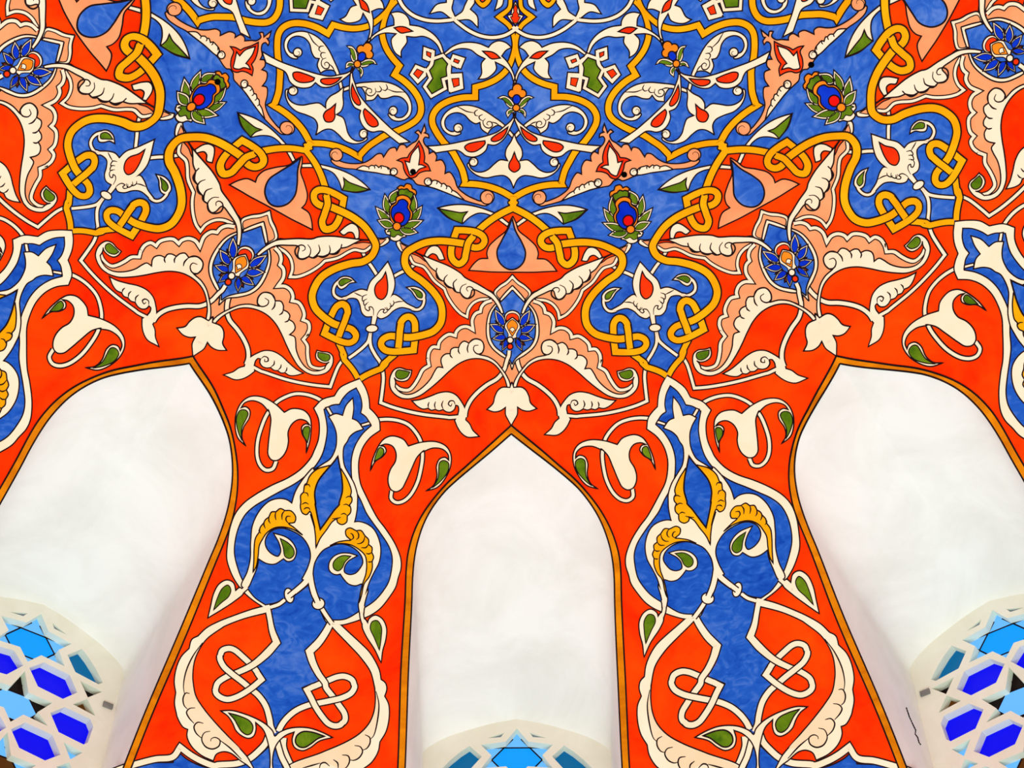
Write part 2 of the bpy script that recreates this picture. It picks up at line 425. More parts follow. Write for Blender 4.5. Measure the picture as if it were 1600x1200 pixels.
# ------- cusped panel contents
m = motif('curled_wing', 'S')
m.poly('', 'cream', 'c4 1300,590 1170,435 1050,345 900,250 770,205 640,200 520,235 430,310 388,410 410,490 470,550 560,577 640,545 600,500 560,520 520,525 455,480 440,390 490,320 590,290 680,320 750,390 820,427 870,410* 890,490 970,552* 1010,490 1100,445 1150,478 1215,545 1285,618*', 4)
m.curl('c4', 604, 480, 54, 5.2, 2.4, -1)
m.shapes[0][1] and m.lines('c4 590,215 640,240 700,272 800,292/c4 845,250 805,280 812,320 850,330/c4 905,310 860,335 868,370 910,390/c4 940,360 908,400 930,460 985,480 1025,450 1010,405 970,400 955,430 978,445/c4 1010,405 1060,415 1110,445', 5.4)

m = motif('spotted_wing', 'S')
m.poly('', 'cream', 'c4 1310,278* 1255,380 1180,450 1090,525 960,575 800,615 640,650 490,680 360,695 215,704* 330,788* 480,766 590,756 645,782 700,825 790,842 880,815 950,755 972,684* 1060,692 1140,645 1200,570 1250,470 1300,345', 6.2)
m.poly('spot', 'scarlet', 'c4 685,720 720,682 830,652 935,638* 938,672 880,735 800,776 725,768', 7.5)
m.poly('spot', 'scarlet', 'c4 1012,615 1060,572 1150,515 1217,463* 1190,545 1130,620 1060,647 1020,640', 7.5)

m = motif('fleuron', 'W')
m.poly('', 'cream', 'c4 1300,545 1265,640 1205,740 1195,825 1224,888* 1130,878 1060,928 980,1000 900,1030 820,1020 765,975 740,915 722,935 760,1005 850,1075 960,1102 1080,1080 1180,1075 1245,1115 1285,1190 1300,1235', 5, half=True)
m.curl('c4', 797, 903, 54, 6.2, 2.6, 1)
m.poly('drop', 'scarlet', 'c4 1301,778* 1270,865 1240,920 1242,985 1304,1030 1370,985 1368,920 1332,865', 6.5)

m = motif('small_flower', 'W')
for x, y, r in ((1262, 52, 43), (1380, 52, 43), (1320, -10, 50), (1320, 50, 60)): m.disc('', 'orange', 'c4', x, y, r, 6, under=True)
for s in ('c4 1084,106* 1150,76 1235,112 1290,200 1265,235 1200,200 1155,130', 'c4 1525,102* 1460,76 1385,112 1335,200 1355,235 1420,200 1465,130',
          'c4 1212,352* 1188,285 1228,238 1295,235 1300,268 1250,295', 'c4 1428,352* 1432,285 1392,238 1335,235 1325,268 1385,295'):
    m.poly('leaf', 'cream', s, 7.2, ink=1.5)
for s in ('c4 1130,108* 1170,100 1225,135 1266,198 1250,208 1200,172', 'c4 1485,104* 1450,100 1395,135 1352,200 1368,208 1415,172', 'c4 1214,305* 1216,275 1242,256 1280,252 1276,262', 'c4 1412,305* 1405,275 1382,256 1345,252 1350,262'):
    m.poly('green_leaf', 'green', s, 8.0, ink=1.0)
m.disc('bead', 'royal', 'c4', 1314, 122, 48, 8.6, 58)
m.disc('bead', 'orange', 'c4', 1312, 226, 43, 9.4)

# ------- pink palmette with the red tulip
m = motif('pink_palmette', 'M')
m.poly('', 'pink', 'c4 185,432* 203,520 185,537* 235,560 242,602* 195,590 172,625 190,680 240,740 247,797* 300,775 340,830 330,887* 400,878 447,955 443,1047* 500,1030 560,1110 600,1220 c6 700,190 800,242 900,275 960,255 1005,300 950,332 850,312 700,268 500,185 330,120 250,95 150,75 90,60 50,10 c4 45,1125* c3 1420,1105 1385,1125 1330,1115 1250,1080 1150,1055 950,1030 800,1008 740,995 600,990 480,960 420,900 455,870 500,885 590,912 700,922 850,905 940,860 1030,790 1085,790 1110,832* 1190,725 1260,715 1277,752* 1320,682 1380,685 1402,717* 1480,660 1520,640 1547,600 1553,565 1508,532* 1545,505 1583,545*', 8)
m.curl('c6', 972, 225, 86, 9, 1.2, -1, 'pink')
m.curl('c3', 488, 818, 84, 9, 1.6, 1, 'pink')
m.poly('scalloped_edge', 'cream', 'c6 235,80 300,12 350,20 402,58* 430,50 462,82* 500,90 530,132* 590,165 640,215 692,265* 500,185 330,117', 9)
m.lines('c6 402,58 400,80 390,95/c6 462,82 465,105 455,122/c6 530,132 528,150 520,165/c6 345,25 345,45 335,60', 10, 1.7)
m.curl('c6', 232, 28, 46, 10, 0.9, -1)
m.poly('scalloped_edge', 'cream', 'c3 752,996* 850,945 918,962* 955,938 992,947* 1010,935 1052,968* 1075,945 1110,950 1185,980 1200,1055 1000,1034 850,1014', 9)
m.lines('c3 918,962 925,980 922,992/c3 992,947 1000,970 998,985/c3 1075,945 1085,970 1080,990/c3 1150,962 1170,985 1175,1005', 10, 1.7)
m.curl('c3', 1242, 1022, 46, 10, 2.2, 1)
m.poly('tulip_border', 'scarlet', 'c4 117,636* 168,735 190,840 182,903* 230,938 262,1012* 190,1016 120,1042 80,1085 20,1103 c3 1410,1068 1370,990 1350,905 1283,876* 1340,850 1415,842* 1440,795 1500,725', 9.2)
m.poly('tulip_heart', 'cream', 'c4 110,698* 130,800 116,935* 150,935 207,962* 120,992 80,1040 10,1065 c3 1430,1020 1410,960 1383,885* 1441,903* 1465,805', 10.2)

m = motif('half_leaf', 'S')
m.poly('', 'cream', 'c6 348,360* 450,333 600,315 750,325 900,360 1000,395 1085,428* 1030,458* 950,430 860,425 760,470 663,553* 480,480', 9)
m.poly('green_half', 'green', 'c6 362,366* 520,396 640,416 725,404* 675,470 656,553* 520,497 430,432', 10.2)
m.poly('stem', 'cream', 'c6 1165,480* 1258,552* 1236,592* 1115,507*', 3)

# ------- blue drop in its pink mantle
m = motif('blue_drop', 'W')
m.poly('', 'pink', 'c6 1298,460 1255,545 1220,640 1100,740 1000,840 972,930 985,992* 880,1000 800,1065 743,1142* 900,1152 1020,1160 1298,1162', 4.5, half=True)
m.poly('drop', 'blue', 'c6 1292,486* 1255,595 1165,770 1108,900 1135,1030 1215,1108 1288,1130 1370,1108 1445,1030 1467,910 1422,790 1338,640', 6, ink=2.6)

# ------- peacock-eye flower
m = motif('peacock_flower', 'M')
m.poly('', 'cream', 'c5 1128,640* 1150,690 1195,705 1195,745 1250,775 1310,765 1345,730 1395,718* 1370,620 1200,600', 5)
m.poly('green_cup', 'green', 'c5 1160,660 1200,655 1195,700 1245,725 1290,690 1340,712 1370,680 1320,600 1220,600', 6.3, ink=1.5)
m.poly('crest', 'orange', 'c5 1285,110* 1330,78 1372,92* 1400,55 1462,70 1476,117* 1520,140 1522,192 1460,240 1330,200 1300,170', 5)
m.poly('green_crest', 'green', 'c5 1300,215 1305,140 1345,122 1372,130* 1410,118 1440,150* 1480,165 1488,200 1465,260 1400,240', 6)
for t, b, w_ in (((1302, 118), (1200, 300), 120), ((1128, 185), (1175, 440), 110), ((1500, 178), (1475, 430), 110),
                 ((1602, 325), (1455, 540), 110), ((1008, 352), (1205, 565), 120)):
    m.leaf('c5', t, b, w_, 6.4)
m.poly('ring', 'orange', 'c5 1188,440 1205,340 1268,290 1275,232 1340,198 1425,220 1462,280 1442,350 1478,420 1452,520 1385,590 1260,605 1208,530', 7.5)
m.poly('heart', 'royal', 'c5 1207,430 1228,352 1280,312 1305,268 1370,253 1422,300 1412,352 1447,420 1430,510 1370,575 1285,565 1228,500', 8.7)
for t, b, w_ in (((1030, 518), (1235, 588), 120), ((1615, 510), (1350, 608), 120), ((1548, 668), (1318, 620), 120)):
    m.leaf('c5', t, b, w_, 8.2)
m.disc('bead', 'crimson', 'c5', 1307, 482, 63, 9.8, 66)
m.disc('bead', 'orange', 'c5', 1280, 588, 50, 10.8)

# ------- teardrop palmette in the lobe
m = motif('teardrop_palmette', 'M')
m.poly('', 'cream', 'd1 1165,-78* 1050,60 950,160 910,267* 830,245 730,270 640,312 590,322 590,350* 700,330 780,352 820,430 840,520 890,578 975,585* 960,712* 1002,712* 1032,590* 1080,618 1160,590 1240,520 1330,482 1440,500 1500,527* 1512,497* 1400,440 1310,362 1240,330 1198,366* 1240,260 1250,170 1225,60', 4, under=True)
m.stroke('tendril', 'cream', 'd1 650,328 600,340 540,325 485,280 475,220 500,160 550,120', 4, 3.6)
m.stroke('tendril', 'cream', 'd1 1470,505 1510,515 1560,510 1605,470 1625,390 1605,330', 4, 3.4)
m.poly('bud', 'cream', 'd1 745,142* 690,92 600,77 545,103 525,160 570,212 630,190 680,150', 4, under=True)
m.poly('green_bud', 'green', 'd1 712,122* 640,95 580,100 542,140 570,180 635,155', 6.2, ink=1.6)
m.poly('bud', 'cream', 'd1 1418,240* 1500,232 1590,268 1637,330 1620,388 1560,390 1510,340 1470,280', 4, under=True)
m.poly('green_bud', 'green', 'd1 1458,246* 1560,278 1602,320 1597,367 1545,357 1508,300', 6.2, ink=1.6)
m.poly('drop', 'scarlet', 'd1 1139,38* 1100,110 1020,190 1000,260 1030,350 1095,382 1150,330 1167,220 1155,110', 5.4)
m.shapes[0][1] and m.lines('d1 740,272 790,300 848,330/d1 905,308 848,330 848,385 878,372/d1 905,362 862,385 870,440 905,425/d1 925,405 885,430 880,480 920,515 940,500 930,470 960,468 985,500 988,580/d1 1235,400 1248,430 1210,478 1190,465/d1 1190,430 1212,465 1170,520 1130,485/d1 1150,480 1172,520 1130,555 1110,540 1125,510 1080,510 1040,560 1030,600/d1 1365,412 1300,415 1245,432', 5.6)
m.stroke('stem', 'cream', 'd1 955,762 940,840 920,905 860,970 720,1075 670,1108', 3.2, 4.4)
m.stroke('stem', 'cream', 'd1 955,770 945,860 955,960 1010,1070 1080,1178 d3 760,275', 3.2, 4.4)
m.disc('knob', 'cream', 'd1', 967, 745, 78, 6, 48)
m = motif('cross_stem', 'S')
m.stroke('', 'cream', 'c5 845,905 895,1000 960,1085 1020,1178 d1 1060,120', 2, 4.2)

# ------- star medallion above each window
m = motif('star_medallion', 'W')
# upper arm
m.poly('', 'pink', 'c6 5,935 25,990 75,1045 170,1090 230,1160 d2 330,150 450,248 490,340 560,455 640,535 712,565* 740,490 820,420 900,382 1010,370 1060,300 800,230 600,200 350,80 c6 330,1085 200,1030 110,965', 4, ink=1.5)
m.stroke('edging', 'cream', 'c6 0,960 50,1050 170,1095 222,1148 d2 310,150 440,254* 475,340 560,470 650,562 728,604* 745,515 810,430 900,388 1010,382', 5, 3.5, ink=1.7)
m.poly('blade', 'cream', 'c6 32,893* 150,948 330,1020 500,1090 650,1180 d2 700,110 850,185 980,260 1060,310 1120,380 1170,470 1200,560* 1165,560* 1100,440 1040,370 930,310 800,262 770,340 740,370 690,355 642,302* 575,285 547,246* 480,215 432,160* 375,125 335,40 c6 335,1158* 270,1108 200,1015 150,958', 9.7)
m.lines('c6 332,1158 345,1230 400,1270 432,1280/c6 345,1110 335,1150/d2 480,75 440,120 440,180 490,235 547,246/d2 600,130 553,180 565,250 600,298 640,300/d2 720,190 660,220 640,290 690,362 750,372 815,330 820,275 780,228 735,228 720,255 742,285', 10.5, 2.0)
# side lobe
m.poly('lobe', 'pink', 'd2 1080,410 950,440 910,500 905,545* 850,570 805,640 815,770* 740,735 650,745 590,840* 500,825 430,865 370,985* 300,985 240,1060 230,1140 d4 245,255* 175,300 110,420 50,510 -20,560 d3 1040,560 940,515* 1000,590 1080,612 d4 40,590 200,490 330,330 450,220 700,130 950,130 1100,200 1200,290 1288,460 1318,440 1318,300 1180,90 d2 1080,1000 1000,850 985,700 1040,560', 4.5, ink=0)
m.stroke('edging', 'cream', 'd2 1045,398 960,428 913,480 900,538* 840,560 795,640 806,765* 730,726 650,735 590,790 578,838* 500,820 425,860 372,920 360,982* 290,978 240,1045 230,1130 d4 228,160 243,248* 165,298 110,400 50,495 0,545 d3 1070,555 990,535 935,490', 5.5, 4.3, ink=1.8)
m.poly('blade', 'cream', 'd3 940,515* 990,572 1060,605 1130,603 d4 80,575 180,500 260,410 310,320 350,268 414,273* 392,200 400,150 450,105 510,100* d2 520,1010 560,985 620,985* 640,940 690,905 752,930* 790,890 850,875 920,905 945,980 920,1050 880,1068 d4 1000,140 1100,200 1180,290 1240,370 1288,470 1290,530 1255,530* 1220,420 1160,320 1080,235 1000,190 880,163 750,172 620,225 500,315 380,425 250,535 120,625 0,662 d3 1100,663 1020,655 940,610 885,540 870,450 885,370 930,298 1000,275 1080,298 1147,306* 1130,380 1090,430 1015,446 950,425 930,395* 945,450', 6.4)
m.lines('d4 505,100 515,130 540,155/d4 618,25 615,70 635,105/d4 750,-30 730,40 740,90/d2 750,930 830,880 920,905 945,985 910,1060 850,1060 810,1010 820,965 875,955', 7.4, 2.0)
m.poly('green_bud', 'green', 'd3 945,345 975,303 1040,308 1122,328* 1090,388 1010,417 955,392', 7.6, ink=1.7)
# vine under the medallion
m.stroke('vine', 'cream', 'd3 785,300 795,400 780,560 758,712* 900,765 1100,820 1300,860 1580,893 d4 480,897 640,885', 5, 4.4)
m.stroke('vine', 'cream', 'd4 1255,120 1235,230 1190,330 1120,410 980,490 850,590 760,690 705,800 690,890', 5, 5.2)
m.poly('tail_leaf', 'cream', 'd4 565,935* 600,1020 650,1090 720,1135 855,1130* 780,1060 740,980 688,930* 700,870 690,790* 640,850 600,880', 5, under=True)
m.poly('scalloped_leaf', 'cream', 'd4 42,693* 130,680 250,640 370,595 480,585 570,620 630,690 690,810 680,900 640,925 605,880 618,800 605,745 565,735* 548,790 500,822 450,815 412,787* 360,803 315,785* 265,797 228,770* 165,782 100,750', 5, under=True)
m.lines('d4 240,700 225,740 230,772/d4 320,695 305,740 316,786/d4 415,685 395,740 412,788/d4 565,735 545,690 500,690 478,730 510,755 525,720', 6, 1.8)
# medallion
m.poly('crown', 'cream', 'd2 1283,66 1210,145 1110,215 1045,300 1160,420 1283,440', 5.6, half=True)
m.poly('pink_crown', 'pink', 'd2 1283,128 1215,195 1130,250 1080,312 1125,372 1180,330 1283,225', 6.3, half=True, ink=1.5)
m.poly('frame', 'cream', 'd2 1283,205 1190,300 1125,380* 1130,400 1060,450 985,560 952,740 965,880 1020,985 1130,1080 d4 1240,190 1288,302', 7.4, half=True)
m.poly('medallion', 'blue', 'd2 1283,262 1210,340 1140,410 1080,470 1020,570 997,720 1010,870 1065,970 1180,1060 d4 1250,165 1289,235', 8.5, half=True)
m.stroke('stem', 'cream', 'd2 1272,1020 1266,1090 d4 1250,165 1222,262', 9.4, 4.8)
for t, b, w_ in (((1172, 872), (1250, 790), 50), ((1090, 650), (1180, 720), 60), ((1095, 815), (1200, 830), 60), ((1150, 950), (1230, 900), 60)):
    m.leaf('d2', t, b, w_, 10.2, c2='scarlet')
m.poly('cap', 'cream', 'd2 1283,518 1235,530 1190,572 1190,640 1283,700', 10.7, half=True)
m.poly('red_cap', 'scarlet', 'd2 1283,553 1240,562 1205,600 1212,650 1283,650', 11.5, half=True, ink=1.4)
for t, b, w_ in (((1082, 500), (1205, 715), 104), ((1012, 688), (1205, 785), 104), ((1045, 875), (1245, 845), 92), ((1182, 1028), (1255, 868), 78)):
    m.leaf('d2', t, b, w_, 11.2, c2='royal', inner=0.68)
m.poly('cup', 'cream', 'd2 1283,603 1235,640 1190,690 1182,760 1200,840 1283,880', 12.3, half=True)
m.poly('heart', 'orange', 'd2 1283,630 1240,660 1214,710 1235,765 1283,845', 13.3, half=True, ink=1.4)
m.poly('heart_tip', 'cream', 'd2 1283,728 1262,738 1248,765 1268,775* 1283,800', 14.1, half=True, ink=1.2)
m.poly('leaflet', 'blue', 'd2 1200,722* 1232,770 1258,830 1240,868 1200,815', 14, ink=1.4)
m.disc('bead', 'scarlet', 'd2', 1283, 970, 36, 12.8)
m.disc('bead', 'cream', 'd2', 1283, 890, 39, 15)
# lily hanging over the window tip
m.poly('hanging_lily', 'cream', 'd4 1290,450 1262,520* 1160,520 1100,560 1055,640 1030,720 943,797* 1040,826 1130,810 1197,770* 1195,860 1230,930 1270,1000', 7.6, half=True)

m = motif('comma_leaf', 'S')
m.poly('', 'cream', 'c6 185,950* 230,870 280,835 350,838 400,900 442,1003* 375,1010 335,950 285,932 220,980*', 6)
m = motif('arm_tip', 'S')
m.poly('', 'cream', 'c5 1308,758* 1350,800 1430,850 1350,915 1290,850 1272,790', 4)
m.poly('pink_point', 'pink', 'c5 1318,795* 1405,855 1360,892', 5.5, ink=1.4)

# ------- calla lilies beside the windows
m = motif('calla_lily', 'S')
m.stroke('loop_stem', 'cream', 'd3 700,928 850,918 980,935 1100,985 1190,1080 1250,1190 d5 1435,400 1420,560 1370,760 1280,920 1190,990 1110,1000 1050,950 1055,850', 2.2, 4.4)
m.poly('', 'cream', 'd5 1060,165 960,200 900,270 840,390 810,480 788,595* 850,480 940,420 985,350 960,297 908,287* 980,265 1060,290 1105,370 1100,480 1040,580 1010,680 1015,770 1050,840 1110,865 1180,830 1230,740 1300,580 1370,430 1450,350 h 240,262 300,240 360,247 396,280 402,318* 380,299 345,308 325,350 328,420 308,475 262,509* 330,488 375,440 412,360 415,285 385,230 320,200 230,203 d5 1260,292* 1200,210', 5)
m.poly('green_bud', 'green', 'd5 905,308 950,330 955,380 920,430 835,478* 860,390', 6.4, ink=1.7)
m.poly('green_bud', 'green', 'h 345,330 370,318 400,335 395,390 350,450 303,489* 335,430', 6.4, ink=1.7)

# ------- tall blue panel between the windows
m = motif('blue_panel', 'M')
m.poly('', 'cream', 'd3 495,422* 560,530 600,650 612,790* 680,855 730,930 742,1052* d5 780,180 690,300 640,450 635,600 660,760 730,920 d7 1030,235 1130,370 1250,560 1320,740 1325,860 1290,980 e2 1450,110 1380,220 1290,330 1200,395 1100,440 1000,475 890,502 830,500* 740,480 690,390 650,300 595,170 552,75* 470,140 340,232 220,290 110,345 e1 1010,847 900,770 810,690 720,570 670,470 635,350 645,200 d6 170,1010 240,850 350,730 500,630 700,520 900,420 1060,300 1180,150 d8 1210,1200 1260,1060 1270,920 1250,800 1188,682* 1280,580 1440,520* d3 230,570 350,490', 3, under=True)
m.poly('blue_ground', 'deep_blue', 'd3 447,538* 500,640 520,760 503,850* 570,895 637,1000* d5 690,140 600,280 555,430 550,580 560,700 610,850 d7 830,10 900,170 980,290 1080,430 1180,590 1220,720 1215,860 1180,1020 e2 1340,130 1240,250 1110,340 930,445 785,457* 690,345 560,120 545,50* 480,110 340,205 220,270 100,296* e1 1000,808 920,750 800,580 740,430 710,290 725,150 d6 280,990 360,860 480,760 640,670 800,580 960,490 1080,400 1200,280 1290,140 d8 1330,1150 1360,950 1350,850 1308,690* d3 130,790 225,770* 270,690 350,600', 4)
m.poly('bar', 'cream', 'd3 45,828* 85,813* 147,897* 108,917*', 5.2)
m.poly('bar', 'cream', 'd3 505,985* 610,950* 632,985* 520,1017*', 5.2)
m.poly('palmette', 'cream', 'd3 395,688* 320,775 275,907* 180,895 103,932* 160,1010 200,1100 d5 370,240 360,330 300,460 200,540 80,620 d6 1200,280 1120,370 1050,470 990,580 945,722* 880,680 790,670 680,700 580,780 500,890 450,1010 435,1130 e1 890,200 885,350 850,490 790,630 840,650 900,540 945,430 960,345* 1050,395 1130,402 1225,345* 1265,375 1320,360 1350,280 1320,200 1250,140 1138,106* 1185,190 1203,280 1170,335 1100,310 1045,250 1030,180 1060,105 1120,58 1200,37 1310,60 1420,125 1490,230 1507,330 1475,450 1420,560* 1478,592* d7 225,990* 225,900 250,780 340,640 440,580 560,545 660,560 760,610 840,700 860,790 820,870 760,930 680,945 615,910 620,830 670,760 767,703* 680,678 570,680 490,720 440,790 440,880 490,925 545,930 572,920* 620,990 680,1050 760,1070 845,1050 e2 1090,200 1070,290 1082,385* 1115,385* 1125,280 1160,150 d7 880,1200 920,1050 980,920 1050,780 1070,620 1040,480 980,370 900,310 800,280 740,287* 755,230 775,120 780,20 d5 620,900 580,760 520,650 460,540 440,420 450,300 490,240 d3 360,1140 430,1080 527,1042* 460,960 388,932* 405,800', 5.2, under=True)
m.poly('gold_scallops', 'gold', 'd6 1400,222* 1250,280 1160,370 1125,460* 1100,480 1085,570* 1050,610 1050,690* 1045,760 1070,825 1120,840 1160,800 1190,880 1215,1000 d7 205,190 240,300 262,450 268,607* 320,490 400,380 470,280 530,235* 535,280 590,312 650,280 660,203* 697,165 705,110 688,62* d5 556,985 558,935 540,905* 552,850 500,700 425,575* 330,600', 6.6)
m.poly('leaf', 'deep_blue', 'd5 382,425* 330,500 230,620 140,750 100,890 110,1030 d7 265,60 290,220 322,378* 400,270 500,130 560,60 d5 400,1000 440,850 435,700 410,560', 7.8, ink=2.6)
m.lines('d7 200,150 190,120 150,118 130,135 150,120/d6 1165,505 1150,475 1115,480 1090,500/d6 1140,620 1130,580 1085,575/d6 1145,715 1110,695 1060,720/d7 470,240 530,235 580,220/d7 580,185 620,170 655,195/d7 610,65 650,55 695,90/d5 480,935 520,915 550,930', 7.8, 1.6)
m.poly('gold_plume', 'gold', 'e1 905,492* 915,380 920,250 935,150 980,82* d6 545,1010 592,955* 610,920 657,885* 690,825 747,820* 800,780 857,802* 930,803 985,870 970,940 900,955 960,1000 1067,1092* 960,1030 840,1000 730,1010 630,1070 570,1150 e1 975,220 960,330 940,430', 6.6)
m.lines('d6 545,1010 530,1050 555,1080/d6 605,925 592,970 610,1020/d6 660,880 655,930 675,960/d6 745,820 735,870 745,920/d6 855,800 820,850 820,915/d6 900,958 865,910 880,870 925,870', 7.6, 1.8)
m.poly('gold_plume', 'gold', 'd7 440,577* 540,530 650,510 700,505 645,450 640,380 690,352 770,388* 830,385 880,452* 925,500 925,562* 968,600 965,662* 988,720 970,772* 970,860 930,970 870,1050 835,1200 e2 1075,270* 1080,200 d7 850,1050 890,930 900,800 880,700 800,620 700,565 600,548 500,558', 6.6)
m.lines('d7 700,505 735,480 720,430 695,420/d7 770,385 800,430 795,480 770,498/d7 880,452 860,520 820,548 780,550/d7 925,560 890,600 830,600/d7 966,660 930,680 890,672/d7 970,772 940,782 915,778', 7.6, 1.8)
m.poly('green_bud', 'green', 'e1 1193,148* 1270,190 1325,250 1332,310 1290,350 1240,330 1222,240', 6.8, ink=1.7)
m.poly('green_bud', 'green', 'd7 702,708* 600,700 520,740 480,800 490,862 540,892 590,860 630,780', 6.8, ink=1.7)
# side buds on the red ground
m.stroke('bud_stem', 'cream', 'e1 842,642 770,705 690,770', 5.2, 5.0)
m.poly('bud', 'cream', 'e1 440,957* 465,850 495,720 550,620 630,577 695,605 718,692* 770,655 800,700 700,790 580,870', 5.2, under=True)
m.poly('green_bud', 'green', 'e1 490,887* 530,760 580,660 640,623 672,670 650,740 570,810', 7, ink=1.7)
m.stroke('bud_stem', 'cream', 'e2 1112,310 1098,400 1125,500 1170,580', 5.2, 4.2)
m.poly('bud', 'cream', 'e2 1300,885* 1240,760 1150,620 1110,520 1125,450 1165,502* 1180,450 1240,413 1310,450 1352,540 1345,660 1312,780', 5.2, under=True)
m.poly('green_bud', 'green', 'e2 1285,772* 1230,640 1188,540 1208,475 1260,463 1305,530 1302,650', 7, ink=1.7)

m = motif('knotted_panel', 'M')
m.poly('', 'deep_blue', 'e2 545,45* 470,110 345,205 240,280 205,305 170,335* 172,450 200,570 255,715* e3 1250,380 1120,490* 1240,650* 1110,765 1200,880 1285,1020 e6 690,660 700,800 742,800 800,610 900,490 1010,430 1140,375 1070,210* 1240,130 e2 640,1090 560,950 510,785* 640,660 710,560 740,480* 690,400 640,290 560,120', 1.4, ink=0)
L0 = 2.2
for s, w_ in (('e2 1080,0 1190,0', 0),):
    pass
m.stroke('interlace', 'cream', 'e3 1190,650* 1100,510 960,370 850,280 780,262 700,290 670,372', L0, 8.0)
m.stroke('interlace', 'cream', 'e2 120,310 145,440 170,570 215,690* e3 1250,330 1080,470 900,560 750,620 640,700 612,790', L0 + 0.8, [7, 7, 9.5, 11, 9, 8, 8, 8])
m.stroke('interlace', 'cream', 'e3 668,350 672,400 720,490 820,580 950,680 1050,765 1150,850 1240,980 1290,1150 e6 665,680 705,770', L0 + 1.6, 8.0)
m.stroke('interlace', 'cream', 'e3 613,770 620,820 670,870 760,900 880,870 1050,770 1193,652* 1135,565', L0 + 2.4, 8.0)
m.stroke('interlace', 'cream', 'e4 330,260 310,218* 450,160 580,105 700,60 790,55 880,100 910,180', L0, 8.0)
m.stroke('interlace', 'cream', 'e2 775,490 720,590 650,690 555,785* 590,900 650,1020 720,1120 e4 550,190 640,310 720,420 785,520 790,600 735,660', L0 + 0.8, [9, 10, 11, 10.5, 9, 8, 8, 8, 8, 8])
m.stroke('interlace', 'cream', 'e4 907,160 910,190 870,260 760,320 600,360 450,390 330,415 180,480 70,570 0,660 -40,740', L0 + 1.6, 8.0)
m.stroke('interlace', 'cream', 'e4 760,630 730,660 660,672 580,640 500,550 420,430 360,310 312,222* 400,178', L0 + 2.4, 8.0)
m.stroke('leg', 'cream', 'e2 300,245 240,290 150,322', 5.2, 4.8)
m.stroke('leg', 'cream', 'e2 680,330 730,410 790,495', 5.2, 5.6)
m.disc('ring', 'cream', 'e2', 345, 200, 47, 6.2, 78, -0.25)
m.disc('ring', 'cream', 'e2', 648, 285, 66, 6.2, 60, -0.3)
m.stroke('leg', 'cream', 'e2 560,-20 520,55 440,130 345,205', 5.2, [9, 7.5, 7, 6.5])
m.stroke('leg', 'cream', 'e2 562,-20 575,70 600,170 640,270', 5.2, [7.5, 7.5, 7.5, 7])

m.stroke('leg', 'cream', 'e2 400,160 345,205', 7.2, 6.3)
m.stroke('leg', 'cream', 'e2 618,215 640,268', 7.2, 6.8)

m = motif('crescent_arm', 'M')
m.poly('', 'cream', 'e1 1060,838* 900,880 700,950 550,1010 420,1080 330,1165* e3 320,160 287,272* 190,370 130,500 100,680 120,820* 105,950 130,1080 e5 780,560 850,680 915,712* 905,800 960,920 1080,1030 1222,1097* 1260,1020 1350,985 1450,1005 e6 300,1105 370,1150* 460,1230* 370,1070 e5 1600,1010 1400,800 1250,640 1100,460 1000,300 965,130 e3 320,600 340,430 400,280 500,140 690,0 e1 600,1050 800,970 1062,902*', 3, under=True)
m.poly('scalloped_stripe', 'beige', 'e3 452,192* 400,270 340,430 320,600 e5 965,130 1000,300 1100,460 1250,640 1400,800 1560,970 1440,950 1310,850 1310,900 1220,958 1130,930 1082,830* 1010,760 985,640* 920,570 895,460* 850,400 860,272* 845,150 e3 240,560 330,360', 3.9, ink=0)
m.lines('e3 452,192 330,360 240,560 210,740 222,832/e5 930,270 880,263 845,330 860,420 900,462/e5 1000,447 930,455 890,500 920,570 985,642/e5 1105,640 1030,628 985,680 1010,760 1080,826/e5 1190,738 1115,758 1082,840 1130,930 1220,960 1300,920 1310,850 1250,815 1200,835 1195,865/e5 1310,850 1440,950 1580,1090', 4.6, 2.0)
m.poly('arm', 'cream', 'e2 770,500* 830,500 870,505* 960,590 1080,700 1170,790 1230,880 1270,960 e4 1220,0 1236,97* 1290,140 1307,210 1280,302* 1330,400 1337,560 1300,730 1222,862* 1200,980 1120,1110 1000,1200 900,1260 100,1260* 80,1185 500,1010 800,880 980,770 1100,640 1160,500 1180,330 1165,150 e2 1245,1180 1200,1000 1090,840 960,700 830,565 790,520', 3, under=True)
m.poly('scalloped_stripe', 'beige', 'e4 1180,240* 1180,330 1160,500 1100,640 980,770 800,880 500,1010 110,1180 260,1195 480,1130 600,1150 720,1190 800,1190 850,1095* 930,1090 1010,965* 1060,950 1115,825* 1150,780 1200,600 1215,400', 3.9, ink=0)
m.lines('e4 1180,240 1215,400 1195,620 1150,790 1115,828/e4 1040,778 1100,810 1105,880 1060,950 1018,965/e4 910,912 980,925 1012,980 970,1060 900,1095 852,1090/e4 755,1030 830,1040 850,1095 820,1170 770,1210/e4 645,1088 700,1130 705,1200/e4 470,1200 490,1140 540,1125 600,1170/e4 480,1132 260,1196', 4.6, 2.0)

